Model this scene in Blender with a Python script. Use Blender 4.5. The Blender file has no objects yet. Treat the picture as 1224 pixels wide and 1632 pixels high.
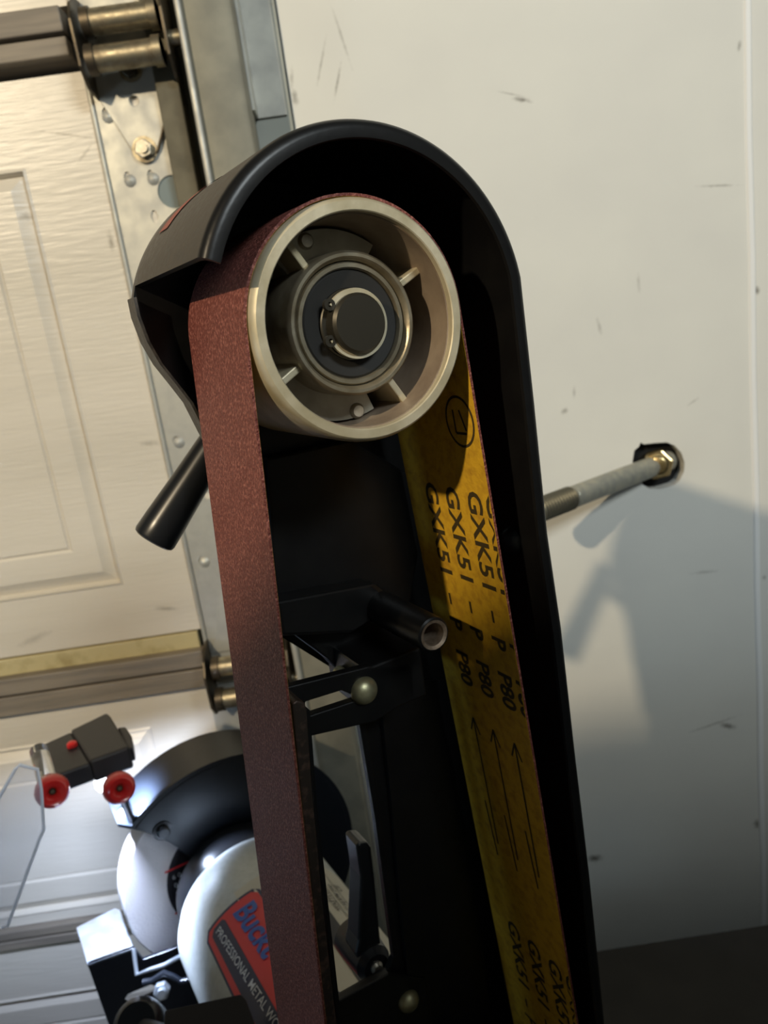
import bpy, bmesh, math, random
from mathutils import Vector, Matrix
from mathutils.geometry import tessellate_polygon
random.seed(7)
PI = math.pi
S = bpy.context.scene
COL = S.collection
H = 1.40                      # camera height above the garage floor

# ------------------------------------------------------------------ camera
F, CX, CY = 1226.0, 612.0, 816.0          # focal length and centre for a 1224 x 1632 frame
def unit(v): return v.normalized()
_down = unit(Vector((1290-CX, 5550-CY, F)))
_nrm = Vector((552-CX, 518-CY, F)).normalized()
_nrm = unit(_nrm - _down*_nrm.dot(_down))
_right = _down.cross(_nrm)
RW = Matrix((_right, _nrm, -_down))        # camera (x right, y down, z forward) -> world
CAM = Vector((0, 0, H))
cd = bpy.data.cameras.new('camera'); cam = bpy.data.objects.new('camera', cd); COL.objects.link(cam)
flip = Matrix(((1,0,0),(0,-1,0),(0,0,-1)))
cam.matrix_world = Matrix.Translation(CAM) @ (RW @ flip).to_4x4()
cd.sensor_fit = 'VERTICAL'; cd.sensor_height = 36; cd.lens = 36*F/1632.0
cd.clip_start = 0.01
cd.dof.use_dof = True; cd.dof.focus_distance = 0.235; cd.dof.aperture_fstop = 20.0
S.camera = cam

# ------------------------------------------------------------------ world and lamps
wd = bpy.data.worlds.new('world'); S.world = wd; wd.use_nodes = True
bg = wd.node_tree.nodes['Background']
bg.inputs['Color'].default_value = (0.72, 0.9, 1.0, 1); bg.inputs['Strength'].default_value = 0.035
def lamp(name, kind, loc, power, color, size=0.03, **kw):
    l = bpy.data.lights.new(name, kind); l.energy = power; l.color = color
    if kind in ('POINT', 'SPOT'): l.shadow_soft_size = size
    for k, v in kw.items(): setattr(l, k, v)
    o = bpy.data.objects.new(name, l); COL.objects.link(o); o.location = loc
    return o
WARM = (-0.866, -0.90, H+0.765)
lamp('ceiling_bulb_light', 'POINT', WARM, 86, (1.0, 0.82, 0.56), 0.022)
lamp('cool_fill_light', 'POINT', (-1.15, -0.15, H-0.20), 4.0, (0.45, 0.72, 1.0), 0.10)  # added cool fill from low left, no known source
tl = lamp('overhead_fill_light', 'AREA', (0.80, -1.05, H+0.92), 21, (0.90, 0.98, 1.0), shape='RECTANGLE')  # added soft fill to lift the wall shadows, no known source
tl.data.size = 0.5; tl.data.size_y = 0.3
tl.rotation_euler = (Vector((0.10, .67, H-.1))-Vector(tl.location)).to_track_quat('-Z', 'Y').to_euler()
S.view_settings.view_transform = 'Standard'; S.view_settings.look = 'None'
S.view_settings.exposure = 0.0; S.view_settings.gamma = 1.0; S.view_settings.use_curve_mapping = False

# ------------------------------------------------------------------ measuring helpers (world frame)
def ray(x, y): return RW @ Vector(((x-CX)/F, (y-CY)/F, 1.0))
def wl(x, y, Y):                           # point on the vertical plane Y
    d = ray(x, y); return CAM + d*(Y/d.y)
def hz(x, y, z):                           # point on the horizontal plane z (world)
    d = ray(x, y); return CAM + d*((z-H)/d.z)
def cz(x, y, Z): return CAM + ray(x, y)*Z
# machine frame: wheel centre MC, W = axle towards the viewer, U = right, V = up
_nw = RW @ unit(Vector((0.585113, 0.176773, -1.0)))
TH = math.atan2(_nw.x, -_nw.y)
W = Vector((math.sin(TH), -math.cos(TH), 0)); U = Vector((math.cos(TH), math.sin(TH), 0)); V = Vector((0, 0, 1))
MC = cz(575.3, 514.8, 0.3468*0.035/0.055)
def L(u, v, w): return MC + U*u + V*v + W*w
def sp(x, y, w=0.0):
    d = ray(x, y); t = (MC + W*w - CAM).dot(W)/d.dot(W); q = CAM + d*t - MC
    return (q.dot(U), q.dot(V))
def sps(pts, w): return [sp(x, y, w) for x, y in pts]

# ------------------------------------------------------------------ materials
def nd(nt, t, **kw):
    n = nt.nodes.new(t)
    for k, v in kw.items(): setattr(n, k, v)
    return n
def mat(name, color, rough=0.5, metal=0.0, color2=None, nscale=40, bump=0.0, bscale=200, spec=0.5, stretch=None,
        rough2=None, coat=0.0, trans=0.0, emit=None, estr=0.0, thresh=(0.35, 0.65), alpha=1.0, ior=1.45, stains=None, detail=4):
    m = bpy.data.materials.new(name); m.use_nodes = True; nt = m.node_tree; b = nt.nodes['Principled BSDF']
    b.inputs['Base Color'].default_value = (*color, 1); b.inputs['Roughness'].default_value = rough
    b.inputs['Metallic'].default_value = metal; b.inputs['Specular IOR Level'].default_value = spec
    b.inputs['Coat Weight'].default_value = coat; b.inputs['Transmission Weight'].default_value = trans
    b.inputs['IOR'].default_value = ior; b.inputs['Alpha'].default_value = alpha
    if emit: b.inputs['Emission Color'].default_value = (*emit, 1); b.inputs['Emission Strength'].default_value = estr
    geo = nd(nt, 'ShaderNodeNewGeometry'); vec = geo.outputs['Position']
    if stretch:
        mp = nd(nt, 'ShaderNodeMapping'); mp.inputs['Scale'].default_value = stretch
        nt.links.new(vec, mp.inputs['Vector']); vec2 = mp.outputs['Vector']
    else: vec2 = vec
    last = None
    if color2:
        n = nd(nt, 'ShaderNodeTexNoise'); n.inputs['Scale'].default_value = nscale; n.inputs['Detail'].default_value = detail
        nt.links.new(vec2, n.inputs['Vector'])
        r = nd(nt, 'ShaderNodeMapRange'); r.inputs['From Min'].default_value = thresh[0]; r.inputs['From Max'].default_value = thresh[1]
        nt.links.new(n.outputs['Fac'], r.inputs['Value'])
        mx = nd(nt, 'ShaderNodeMix', data_type='RGBA'); mx.inputs['A'].default_value = (*color, 1); mx.inputs['B'].default_value = (*color2, 1)
        nt.links.new(r.outputs['Result'], mx.inputs['Factor']); last = mx.outputs['Result']
        if rough2 is not None:
            rr = nd(nt, 'ShaderNodeMapRange'); rr.inputs['To Min'].default_value = rough; rr.inputs['To Max'].default_value = rough2
            nt.links.new(r.outputs['Result'], rr.inputs['Value']); nt.links.new(rr.outputs['Result'], b.inputs['Roughness'])
    if stains:
        # stains: (point, (sx, sy, sz) half sizes, strength); broken up with noise
        nz = nd(nt, 'ShaderNodeTexNoise'); nz.inputs['Scale'].default_value = 300; nt.links.new(vec, nz.inputs['Vector'])
        tot = None
        for p, sz, ang, k in stains:
            mp = nd(nt, 'ShaderNodeMapping', vector_type='TEXTURE')
            mp.inputs['Location'].default_value = p; mp.inputs['Rotation'].default_value = (0, ang, 0); mp.inputs['Scale'].default_value = sz
            nt.links.new(vec, mp.inputs['Vector'])
            ln = nd(nt, 'ShaderNodeVectorMath', operation='LENGTH'); nt.links.new(mp.outputs['Vector'], ln.inputs[0])
            a = nd(nt, 'ShaderNodeMath', operation='ADD'); nt.links.new(ln.outputs['Value'], a.inputs[0]); nt.links.new(nz.outputs['Fac'], a.inputs[1])
            r = nd(nt, 'ShaderNodeMapRange'); r.inputs['From Min'].default_value = 1.5; r.inputs['From Max'].default_value = 0.6
            r.inputs['To Min'].default_value = 0; r.inputs['To Max'].default_value = k
            nt.links.new(a.outputs[0], r.inputs['Value'])
            if tot is None: tot = r.outputs['Result']
            else:
                mxm = nd(nt, 'ShaderNodeMath', operation='MAXIMUM'); nt.links.new(tot, mxm.inputs[0]); nt.links.new(r.outputs['Result'], mxm.inputs[1]); tot = mxm.outputs[0]
        mx = nd(nt, 'ShaderNodeMix', data_type='RGBA'); mx.inputs['B'].default_value = (0.09, 0.075, 0.05, 1)
        if last: nt.links.new(last, mx.inputs['A'])
        else: mx.inputs['A'].default_value = (*color, 1)
        nt.links.new(tot, mx.inputs['Factor']); last = mx.outputs['Result']
    if last: nt.links.new(last, b.inputs['Base Color'])
    if bump:
        n = nd(nt, 'ShaderNodeTexNoise'); n.inputs['Scale'].default_value = bscale; n.inputs['Detail'].default_value = 3
        nt.links.new(vec2, n.inputs['Vector'])
        bp = nd(nt, 'ShaderNodeBump'); bp.inputs['Strength'].default_value = bump; bp.inputs['Distance'].default_value = 0.001
        nt.links.new(n.outputs['Fac'], bp.inputs['Height']); nt.links.new(bp.outputs['Normal'], b.inputs['Normal'])
    return m
def P(x, y, Y=0.672): return tuple(wl(x, y, Y))
wall_stains = [
    (P(832,159), (.009,.02,.0022), .25, .75), (P(815,150), (.016,.02,.001), .3, .4), (P(1018,450), (.002,.02,.009), 0, .3),
    (P(1205,463), (.004,.02,.0045), 0, .8), (P(1178,73), (.002,.02,.005), .2, .5), (P(1143,296), (.02,.02,.0012), .1, .45),
    (P(1160,1157), (.010,.02,.004), .4, .75), (P(1135,1155), (.03,.02,.0018), -.2, .4), (P(1122,912), (.016,.02,.002), .05, .35),
    (P(1208,1313), (.006,.02,.007), 0, .85), (P(948,1368), (.010,.02,.006), 0, .85), (P(900,655), (.004,.02,.003), -.5, .5),
    (P(915,625), (.002,.02,.006), .1, .4), (P(1218,920), (.003,.02,.003), 0, .6), (P(512,100), (.0013,.02,.02), .35, .4),
    (P(545,60), (.0013,.02,.026), -.2, .35), (P(538,130), (.0013,.02,.016), .35, .55), (P(470,155), (.003,.02,.008), 0, .6),
    (P(465,125), (.002,.02,.010), .2, .35), (P(1105,640), (.008,.02,.0012), -.5, .3), (P(955,520), (.002,.02,.008), -.2, .35)]
M = {}
M['wall'] = mat('painted_drywall', (.70,.69,.63), .62, color2=(.66,.65,.60), nscale=9, bump=.22, bscale=55, stains=wall_stains)
M['jamb'] = mat('painted_jamb', (.38,.385,.34), .6, color2=(.31,.32,.28), nscale=14, bump=.2, bscale=60,
                stains=[(P(378,120), (.004,.02,.004), 0, .8), (P(418,20), (.012,.02,.0015), -.4, .5), (P(352,8), (.003,.02,.010), 0, .7)])
D = 0.65
door_stains = [(P(110,215,D), (.03,.02,.0012), .25, .5), (P(135,245,D), (.010,.02,.0016), -.7, .5), (P(177,385,D), (.003,.02,.009), 0, .55),
    (P(265,970,D), (.012,.02,.003), .2, .4), (P(55,1018,D), (.02,.02,.004), -.3, .3), (P(40,345,D), (.006,.02,.004), 0, .4), (P(238,707,D), (.010,.02,.003), .1, .35)]
M['door'] = mat('cream_embossed_steel', (.66,.60,.50), .34, color2=(.60,.545,.45), nscale=3, bump=.38, bscale=34, stretch=(1,1,9), spec=.6, stains=door_stains)
M['dooredge'] = mat('yellowed_door_edge', (.50,.42,.22), .5, color2=(.34,.27,.12), nscale=60, thresh=(.5,.75), bump=.2)
M['rail'] = mat('grey_brown_rail', (.17,.145,.115), .55, color2=(.25,.21,.16), nscale=60, stretch=(.2,1,3), bump=.3)
M['galv'] = mat('galvanised_steel', (.50,.49,.43), .45, .45, color2=(.42,.41,.37), nscale=60, rough2=.58, bump=.05)
M['trk'] = mat('shaded_track_steel', (.25,.235,.18), .6, .3, color2=(.19,.18,.14), nscale=50)  # darker copy of the galvanised steel; the track's shade is in the colour
M['post'] = mat('olive_dark_edge', (.13,.115,.075), .6, .2, color2=(.08,.07,.045), nscale=50)  # dark olive tone, mottled at random
M['matte'] = mat('matte_black', (.005,.005,.006), .75, spec=.25)
M['steel'] = mat('worn_steel', (.42,.37,.26), .35, .9, color2=(.22,.18,.12), nscale=120, rough2=.55, bump=.1)
M['darksteel'] = mat('dark_steel', (.06,.05,.038), .45, .8, color2=(.15,.12,.08), nscale=60)
M['bolt'] = mat('zinc_bolt', (.55,.52,.44), .34, .85, color2=(.40,.36,.28), nscale=200, bump=.1)
M['shaft_zinc'] = mat('dull_zinc', (.44,.42,.34), .5, .55, color2=(.33,.33,.29), nscale=150, bump=.1)
M['void'] = mat('cavity_shade', (.006,.006,.006), .9)  # near-black colour stands for the shade inside the wall hole
M['black'] = mat('gloss_black_paint', (.0055,.0056,.006), .34, color2=(.008,.008,.008), nscale=80, bump=.03, bscale=500, spec=.32)
M['hood'] = mat('dusty_black_hood', (.020,.018,.015), .42, color2=(.055,.047,.037), nscale=420, rough2=.58, bump=.06, bscale=900, spec=.6)
M['blackmatt'] = mat('satin_black', (.012,.012,.013), .5, color2=(.018,.017,.017), nscale=100)
M['blackplastic'] = mat('black_plastic', (.010,.011,.013), .28, spec=.5)
M['holder'] = mat('black_holder_plastic', (.022,.021,.022), .45, bump=.05)
M['platen'] = mat('worn_platen', (.035,.026,.02), .5, .3, color2=(.10,.06,.045), nscale=350, thresh=(.5,.7), bump=.2)
M['grit'] = mat('brown_abrasive', (.145,.036,.026), .62, color2=(.36,.13,.10), nscale=1000, thresh=(.48,.74), bump=.8, bscale=1100, spec=.5, detail=2)
M['grit_edge'] = mat('belt_edge', (.30,.13,.06), .7)
M['backing'] = mat('yellow_belt_backing', (.62,.36,.02), .6, color2=(.42,.22,.015), nscale=260, thresh=(.45,.75), bump=.25, bscale=700)
M['ink'] = mat('dark_print', (.045,.03,.008), .7)
M['alu'] = mat('cast_aluminium', (.56,.50,.36), .5, .35, color2=(.42,.36,.23), nscale=90, bump=.12, bscale=300)
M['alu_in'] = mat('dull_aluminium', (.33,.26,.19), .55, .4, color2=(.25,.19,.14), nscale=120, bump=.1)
M['plate_al'] = mat('grey_retainer', (.38,.36,.29), .5, .4, color2=(.26,.24,.19), nscale=90, bump=.1)
M['hub'] = mat('hub_steel', (.42,.37,.27), .36, .8, color2=(.28,.23,.15), nscale=120, bump=.12)
M['seal'] = mat('bearing_seal', (.016,.015,.013), .5)
M['shaft'] = mat('oiled_shaft', (.05,.045,.034), .38, .6)
M['dome'] = mat('dull_brass_zinc', (.50,.48,.30), .42, .75, color2=(.30,.28,.17), nscale=150, bump=.1, bscale=400)
M['boss_end'] = mat('bare_steel_bore', (.42,.33,.25), .45, .7, color2=(.25,.18,.12), nscale=400)
M['stone'] = mat('white_abrasive', (.80,.76,.76), .85, bump=.4, bscale=900)
M['paper'] = mat('label_black', (.014,.013,.018), .5)
M['red'] = mat('label_red', (.62,.035,.04), .4)
M['red_line'] = mat('label_red_line', (.65,.03,.035), .5)
M['blue'] = mat('label_blue', (.03,.10,.36), .4)
M['navy'] = mat('label_navy', (.012,.02,.06), .4)
M['white'] = mat('label_white', (.62,.64,.68), .45)
M['cream'] = mat('label_cream', (.50,.47,.38), .5)
M['motor'] = mat('silver_grey_paint', (.48,.50,.47), .42, .2, color2=(.43,.45,.42), nscale=300, bump=.05, bscale=900)
M['knob'] = mat('red_plastic', (.62,.022,.02), .28, coat=.3)
M['guard'] = mat('guard_black_paint', (.008,.010,.014), .32, bump=.06, bscale=200)
M['chrome'] = mat('bright_plate', (.70,.74,.78), .28, .9, color2=(.45,.5,.56), nscale=90, rough2=.5)
M['bench'] = mat('dark_bench', (.020,.018,.015), .8, color2=(.028,.025,.021), nscale=30, bump=.1)
M['floor'] = mat('concrete', (.22,.21,.20), .8, color2=(.28,.27,.25), nscale=8, bump=.2)
M['clear'] = mat('clear_plastic', (.93,.96,1), .04, trans=1.0, ior=1.46)
M['haze'] = mat('scratched_clear_plastic', (.72,.78,.95), .25, alpha=.22)
M['clearedge'] = mat('frosted_lit_edge', (.85,.90,1.0), .5)  # frosted white edge; the lamp's edge highlight is put into this colour
M['led'] = mat('led_lens', (.9,.95,1), .3, emit=(.78,.88,1), estr=14)
M['ridge'] = mat('tape_ridge', (.80,.80,.78), .5)

# ------------------------------------------------------------------ object helpers
def tag(o, label=None, cat=None, group=None, kind=None):
    if label: o['label'] = label
    if cat: o['category'] = cat
    if group: o['group'] = group
    if kind: o['kind'] = kind
    return o
def empty(name, loc):
    o = bpy.data.objects.new(name, None); COL.objects.link(o); o.location = loc; o.empty_display_size = .05
    return o
def origin(o):
    p = Vector(o.location)
    while o.parent: o = o.parent; p = p + Vector(o.location)
    return p
def emit(name, verts, faces, m, parent=None, smooth=False, bevel=0.0, seg=2, at=None, angle=35, merge=False):
    """one mesh object from world-space vertices; its origin sits at its own centre"""
    verts = [Vector(v) for v in verts]
    c = Vector(at) if at else sum(verts, Vector())/len(verts)
    me = bpy.data.meshes.new(name)
    me.from_pydata([v-c for v in verts], [], faces)
    bm = bmesh.new(); bm.from_mesh(me)
    if merge: bmesh.ops.remove_doubles(bm, verts=bm.verts, dist=1e-6)
    bmesh.ops.recalc_face_normals(bm, faces=bm.faces)
    bm.to_mesh(me); bm.free()
    if isinstance(m, (list, tuple)):
        for x in m: me.materials.append(x)
    else: me.materials.append(m)
    o = bpy.data.objects.new(name, me); COL.objects.link(o)
    if parent: o.parent = parent; o.location = c - origin(parent)
    else: o.location = c
    if smooth:
        me.shade_smooth()
        try: me.set_sharp_from_angle(angle=math.radians(angle))
        except Exception: pass
    if bevel:
        b = o.modifiers.new('bevel', 'BEVEL'); b.width = bevel; b.segments = seg; b.limit_method = 'ANGLE'; b.angle_limit = math.radians(40)
    return o
def box(name, lo, hi, m, parent=None, f=lambda a,b,c: Vector((a,b,c)), bevel=0.0, **k):
    (x0,y0,z0),(x1,y1,z1) = lo, hi
    v = [f(x,y,z) for x in (x0,x1) for y in (y0,y1) for z in (z0,z1)]
    return emit(name, v, [(0,1,3,2),(4,6,7,5),(0,4,5,1),(2,3,7,6),(0,2,6,4),(1,5,7,3)], m, parent, bevel=bevel, **k)
def hexa(name, a, b, m, parent=None, bevel=0.0, **k):      # a, b: 4 corners each, opposite faces
    return emit(name, list(a)+list(b), [(0,1,2,3),(7,6,5,4),(0,4,5,1),(1,5,6,2),(2,6,7,3),(3,7,4,0)], m, parent, bevel=bevel, **k)
def plate(name, outline, holes, w0, w1, m, parent=None, f=None, bevel=0.0, smooth=False, **k):
    """extruded outline (2D, a,b) with holes between depths w0 and w1; f(a,b,w) -> world"""
    f = f or L
    loops = [outline]+list(holes); flat = [p for l in loops for p in l]; n = len(flat)
    tris = tessellate_polygon([[Vector((a,b,0)) for a,b in l] for l in loops])
    v = [f(a,b,w0) for a,b in flat]+[f(a,b,w1) for a,b in flat]
    fc = [tuple(t) for t in tris]+[tuple(i+n for i in reversed(t)) for t in tris]
    s = 0
    for l in loops:
        for i in range(len(l)):
            j = (i+1) % len(l); fc.append((s+i, s+j, s+j+n, s+i+n))
        s += len(l)
    return emit(name, v, fc, m, parent, bevel=bevel, smooth=smooth, **k)
def frame_of(axis):
    a = Vector(axis).normalized(); t = Vector((0,0,1)) if abs(a.z) < .9 else Vector((1,0,0))
    x = a.cross(t).normalized(); return x, a.cross(x).normalized(), a
def lathe(name, prof, org, axis, m, parent=None, n=48, closed=False, caps=True, smooth=True, a0=0, a1=2*PI, **k):
    """profile [(r, t)] spun round axis; closed joins the last point to the first"""
    x, y, a = frame_of(axis); org = Vector(org); v = []; fc = []
    full = abs(a1-a0-2*PI) < 1e-6; cnt = n if full else n+1
    for i in range(cnt):
        th = a0+(a1-a0)*i/n; d = x*math.cos(th)+y*math.sin(th)
        for r, t in prof: v.append(org+d*r+a*t)
    q = len(prof); rng = q if closed else q-1
    for i in range(n):
        ii = (i+1) % cnt
        for j in range(rng):
            jj = (j+1) % q; fc.append((i*q+j, ii*q+j, ii*q+jj, i*q+jj))
    if not closed and caps and full:
        if prof[0][0] > 1e-7: fc.append(tuple(i*q for i in range(cnt)))
        if prof[-1][0] > 1e-7: fc.append(tuple(i*q+q-1 for i in reversed(range(cnt))))
    if closed and not full:
        fc.append(tuple(range(q))); fc.append(tuple((cnt-1)*q+j for j in reversed(range(q))))
    return emit(name, v, fc, m, parent, smooth=smooth, merge=True, **k)
def tube(name, pts, r, m, parent=None, n=12, smooth=True, **k):
    """round bar along a polyline, r a number or a list"""
    pts = [Vector(p) for p in pts]; rs = r if isinstance(r, (list,tuple)) else [r]*len(pts); v = []; fc = []
    ref = None
    for i, p in enumerate(pts):
        t = (pts[min(i+1,len(pts)-1)]-pts[max(i-1,0)]).normalized()
        x = (t.cross(Vector((.13,.27,.95)))).normalized() if ref is None else (ref-t*ref.dot(t)).normalized()
        ref = x; y = t.cross(x)
        for j in range(n): a = 2*PI*j/n; v.append(p+(x*math.cos(a)+y*math.sin(a))*rs[i])
    for i in range(len(pts)-1):
        for j in range(n): fc.append((i*n+j, i*n+(j+1)%n, (i+1)*n+(j+1)%n, (i+1)*n+j))
    fc.append(tuple(range(n))); fc.append(tuple((len(pts)-1)*n+j for j in reversed(range(n))))
    return emit(name, v, fc, m, parent, smooth=smooth, **k)
def text_geo(s, size=1.0, shear=0.0, bold=0.0, extrude=0.02):
    c = bpy.data.curves.new('t', 'FONT'); c.body = s; c.size = size; c.shear = shear; c.offset = bold; c.resolution_u = 3
    o = bpy.data.objects.new('t', c); COL.objects.link(o)
    dg = bpy.context.evaluated_depsgraph_get(); me = bpy.data.meshes.new_from_object(o.evaluated_get(dg))
    v = [tuple(x.co) for x in me.vertices]; fc = [tuple(p.vertices) for p in me.polygons]
    bpy.data.objects.remove(o); bpy.data.curves.remove(c); bpy.data.meshes.remove(me)
    return v, fc
def text_on(name, items, m, fmap, parent, thick=0.00015):
    """items: (string, x, y, size[, sx, shear]) laid out in a plane, mapped to the world by fmap(x, y, h)"""
    V_, F_ = [], []
    for it in items:
        s, x, y, size = it[:4]; sx = it[4] if len(it) > 4 else 1; sh = it[5] if len(it) > 5 else 0; bd = it[6] if len(it) > 6 else .012
        v, f = text_geo(s, 1.0, sh, bd); b = len(V_); n = len(v)
        V_ += [fmap(x+a*size*sx, y+c*size, thick) for a, c, _ in v]
        F_ += [tuple(i+b for i in q) for q in f]
    return tag(emit(name, V_, F_, m, parent), kind='stuff')
def circle(cx, cy, r, n=24, ry=None): return [(cx+r*math.cos(2*PI*i/n), cy+(ry or r)*math.sin(2*PI*i/n)) for i in range(n)]
def wallf(Y): return lambda a, b, d: Vector((a, Y-d, b))       # 2D = (X, Z), d = proud of the plane

# ================================================================== SETTING
WY = 0.672
hole = [(wl(x,y,WY).x, wl(x,y,WY).z) for x, y in ((1011,718),(1018,712),(1021,705),(1026,708),(1045,706),(1063,705),(1075,710),(1086,722),(1091,737),(1090,752),
        (1082,767),(1074,773),(1062,777),(1050,780),(1035,779),(1024,772),(1020,760),(1012,748),(1008,735))]
cxj = wl(451,75,WY).x
wall = plate('wall_back', [(cxj,0.0),(1.9,0.0),(1.9,2.5),(cxj,2.5)], [hole], 0, -.0125, M['wall'], f=wallf(WY)); tag(wall, kind='structure')
cav = box('wall_cavity', (.10,WY+.0125,H-.35), (.45,WY+.11,H+.05), M['void'], wall)
box('trim_1', (wl(451,75,WY).x-.13, WY-.004, 0), (cxj-.0012, WY+.03, 2.5), M['jamb'], bevel=.001)['kind'] = 'structure'
rx = wl(1198,450,WY).x
rid = [Vector((rx+dx+(-.0004 if z % 2 else .0006), WY-dy, .1*z)) for z in range(26) for dx, dy in ((-.0042,-.001),(-.0018,.0014),(.0018,.0014),(.0042,-.001))]
ff = [(4*i+j, 4*i+j+1, 4*i+j+5, 4*i+j+4) for i in range(25) for j in range(3)]
tag(emit('trim_2', rid, ff, M['ridge'], smooth=True), kind='structure')
box('floor', (-2.2,-1.6,-.05), (1.9,1.2,0), M['floor'])['kind'] = 'structure'

# ------------------------------------------------------------------ garage door
door = tag(empty('door_1', (-.80, D, 0)), 'cream sectional garage door with embossed panels and galvanised end stile', kind='structure')
XR = wl(266,215,D).x                       # right edge of the door sections
XL = -2.1
zs1 = wl(0,78,D).z; zs2 = wl(0,1108,D).z; zs3 = wl(0,1497,D).z
def pz(x, y): return wl(x, y, D)
bars_half = .018
sections = [(zs1+.022, zs1+.49), (zs2+.035, zs1-.022), (zs3+.012, zs2-.016), (0.03, zs3-.012)]
def panel_section(z0, z1, px1, pz0, pz1):
    """door section: flat face with an embossed rectangular panel (groove, bevel, raised field)"""
    prof = [(0,0),(.0022,.0012),(.0044,-.0052),(.0150,.0006),(.036,.0006),(.0382,-.0012),(.0404,.0006)]
    v = []; fc = []
    px0 = px1-.52
    reps = [(px0, px1), (px0-.60, px1-.60)]
    outer = [(XL,z0),(XR,z0),(XR,z1),(XL,z1)]
    loops = [outer]+[[(a,pz0),(b,pz0),(b,pz1),(a,pz1)] for a, b in reps]
    flat = [p for l in loops for p in l]
    tris = tessellate_polygon([[Vector((a,b,0)) for a,b in l] for l in loops])
    v += [Vector((a, D, b)) for a, b in flat]; fc += [tuple(t) for t in tris]
    for a, b in reps:
        base = len(v)
        for ins, h in prof:
            v += [Vector((x, D-h, z)) for x, z in ((a+ins,pz0+ins),(b-ins,pz0+ins),(b-ins,pz1-ins),(a+ins,pz1-ins))]
        for k in range(len(prof)-1):
            for j in range(4): fc.append((base+4*k+j, base+4*k+(j+1)%4, base+4*k+4+(j+1)%4, base+4*k+4+j))
        e = base+4*(len(prof)-1); fc.append((e,e+1,e+2,e+3))
    # back and sides
    b0 = len(v); v += [Vector((a, D+.038, b)) for a, b in outer]; fc.append((b0,b0+1,b0+2,b0+3))
    for j in range(4): fc.append((j, (j+1)%4, b0+(j+1)%4, b0+j))
    return emit('section', v, fc, M['door'], door, merge=True)
pr1 = pz(197,930).x
panel_section(sections[0][0], sections[0][1], pr1, sections[0][0]+.09, sections[0][1]-.06)
panel_section(sections[1][0], sections[1][1], pr1, pz(197,932).z, pz(52,266).z)
panel_section(sections[2][0], sections[2][1], pz(241,1158).x, sections[2][0]+.010, pz(241,1158).z)
panel_section(sections[3][0], sections[3][1], pr1, sections[3][0]+.06, sections[3][1]-.06)
# joint rails at each seam
def rails(zt, zm, zb, proud, x1, n=2):
    box('joint_rail', (XL, D-proud, zm+.0012), (x1, D+.03, zt), M['rail'], door, bevel=.0012)
    box('joint_rail', (XL, D-proud*.85, zb), (x1, D+.03, zm-.0012), M['rail'], door, bevel=.0012)
rails(pz(0,33).z, pz(0,78).z, pz(0,112).z, .014, pz(112,60).x)
rails(pz(0,1078).z, pz(0,1106).z, pz(0,1138).z, .010, pz(332,1060).x)
box('edge_strip', (XL, D-.0015, pz(0,1078).z), (pz(322,1040).x, D+.03, pz(0,1052).z), M['dooredge'], door, bevel=.0008)
rails(zs3+.011, zs3, zs3-.011, .006, XR)
# end stile with its holes
GY = D-.0016
def g2(x, y): q = wl(x, y, GY-.001); return (q.x, q.z)
xs0 = wl(140,131,GY).x; xs1 = XR
small = [circle(*g2(*p), .0028, 12, .0050) for p in ((168,182),(203,284),(240,281),(246,345),(214,161),(320,972))]
small += [circle(*g2(*p), .0034, 12) for p in ((281,702),(322,893),(330,790))]
big = circle(*g2(276,305), .0122, 28)
stile = plate('end_stile', [(xs0,zs2+.002),(xs1,zs2+.002),(xs1,1.72),(xs0,1.72)], [h for h in small if min(p[0] for p in h) > xs0+.003 and max(p[0] for p in h) < xs1-.003]+[big], -.0004, .0016, M['galv'], door, f=wallf(D))
tube('stile_flange', [(xs0-.0005, D-.0020, zs2+.002), (xs0-.0005, D-.0020, 1.72)], .0020, M['galv'], door)
box('hole_backing', (g2(276,305)[0]-.016, D-.0002, g2(276,305)[1]-.016), (g2(276,305)[0]+.016, D+.0004, g2(276,305)[1]+.016), mat('blue_grey_inside', (.16,.20,.20), .5), door)
for x, y in ((203,284),(240,281),(168,182),(281,702),(322,893)):
    a, b = g2(x+4, y+4)
    lathe('dimple', [(.0001,.0022),(.0030,.0016),(.0048,0)], (a, GY, b), (0,-1,0), M['galv'], door, n=16, caps=False)
xs2 = wl(400,1180,D).x
box('end_stile', (xs0-.008, D-.0016, .05), (XR, D+.0004, zs2-.02), M['galv'], door)
box('edge_post', (XR+.0004, D-.012, .02), (XR+.018, D+.012, 1.75), M['post'], door, bevel=.001)

def hinge(zc, x0, x1, lower=True, zsp=.024):
    """roller hinge: two barrels between two end plates, a leaf below, roller stem"""
    yb = D-.024
    for dz, dy in ((zsp*.55,.004), (-zsp*.55,-.004)):
        tube('hinge_barrel', [(x0+.006,yb+dy,zc+dz),(x1-.004,yb+dy,zc+dz)], .0088, M['steel'], door, n=20)
        tube('barrel_collar', [(x0+.006,yb+dy,zc+dz),(x0+.012,yb+dy,zc+dz)], .0104, M['darksteel'], door, n=20)
        tube('barrel_collar', [(x1-.010,yb+dy,zc+dz),(x1-.004,yb+dy,zc+dz)], .0104, M['steel'], door, n=20)
    for x in (x0, x1):
        pl = [(D-.002, zc-.032),(D-.022, zc-.030),(D-.034, zc-.018),(D-.036, zc+.012),(D-.030, zc+.024),(D-.016, zc+.032),(D-.002, zc+.034)]
        plate('hinge_side_plate', pl, [], x, x+.0022, M['darksteel'], door, f=lambda a, b, w: Vector((w, a, b)), bevel=.0005)
    tube('roller_stem', [(x1, yb, zc-.005),(x1+.032, yb, zc-.005)], .0055, M['steel'], door, n=16)
hz0 = wl(118,60,D-.03); hz1 = wl(262,50,D-.03)
zc = (wl(190,35,D-.03).z+wl(190,74,D-.03).z)/2
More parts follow.
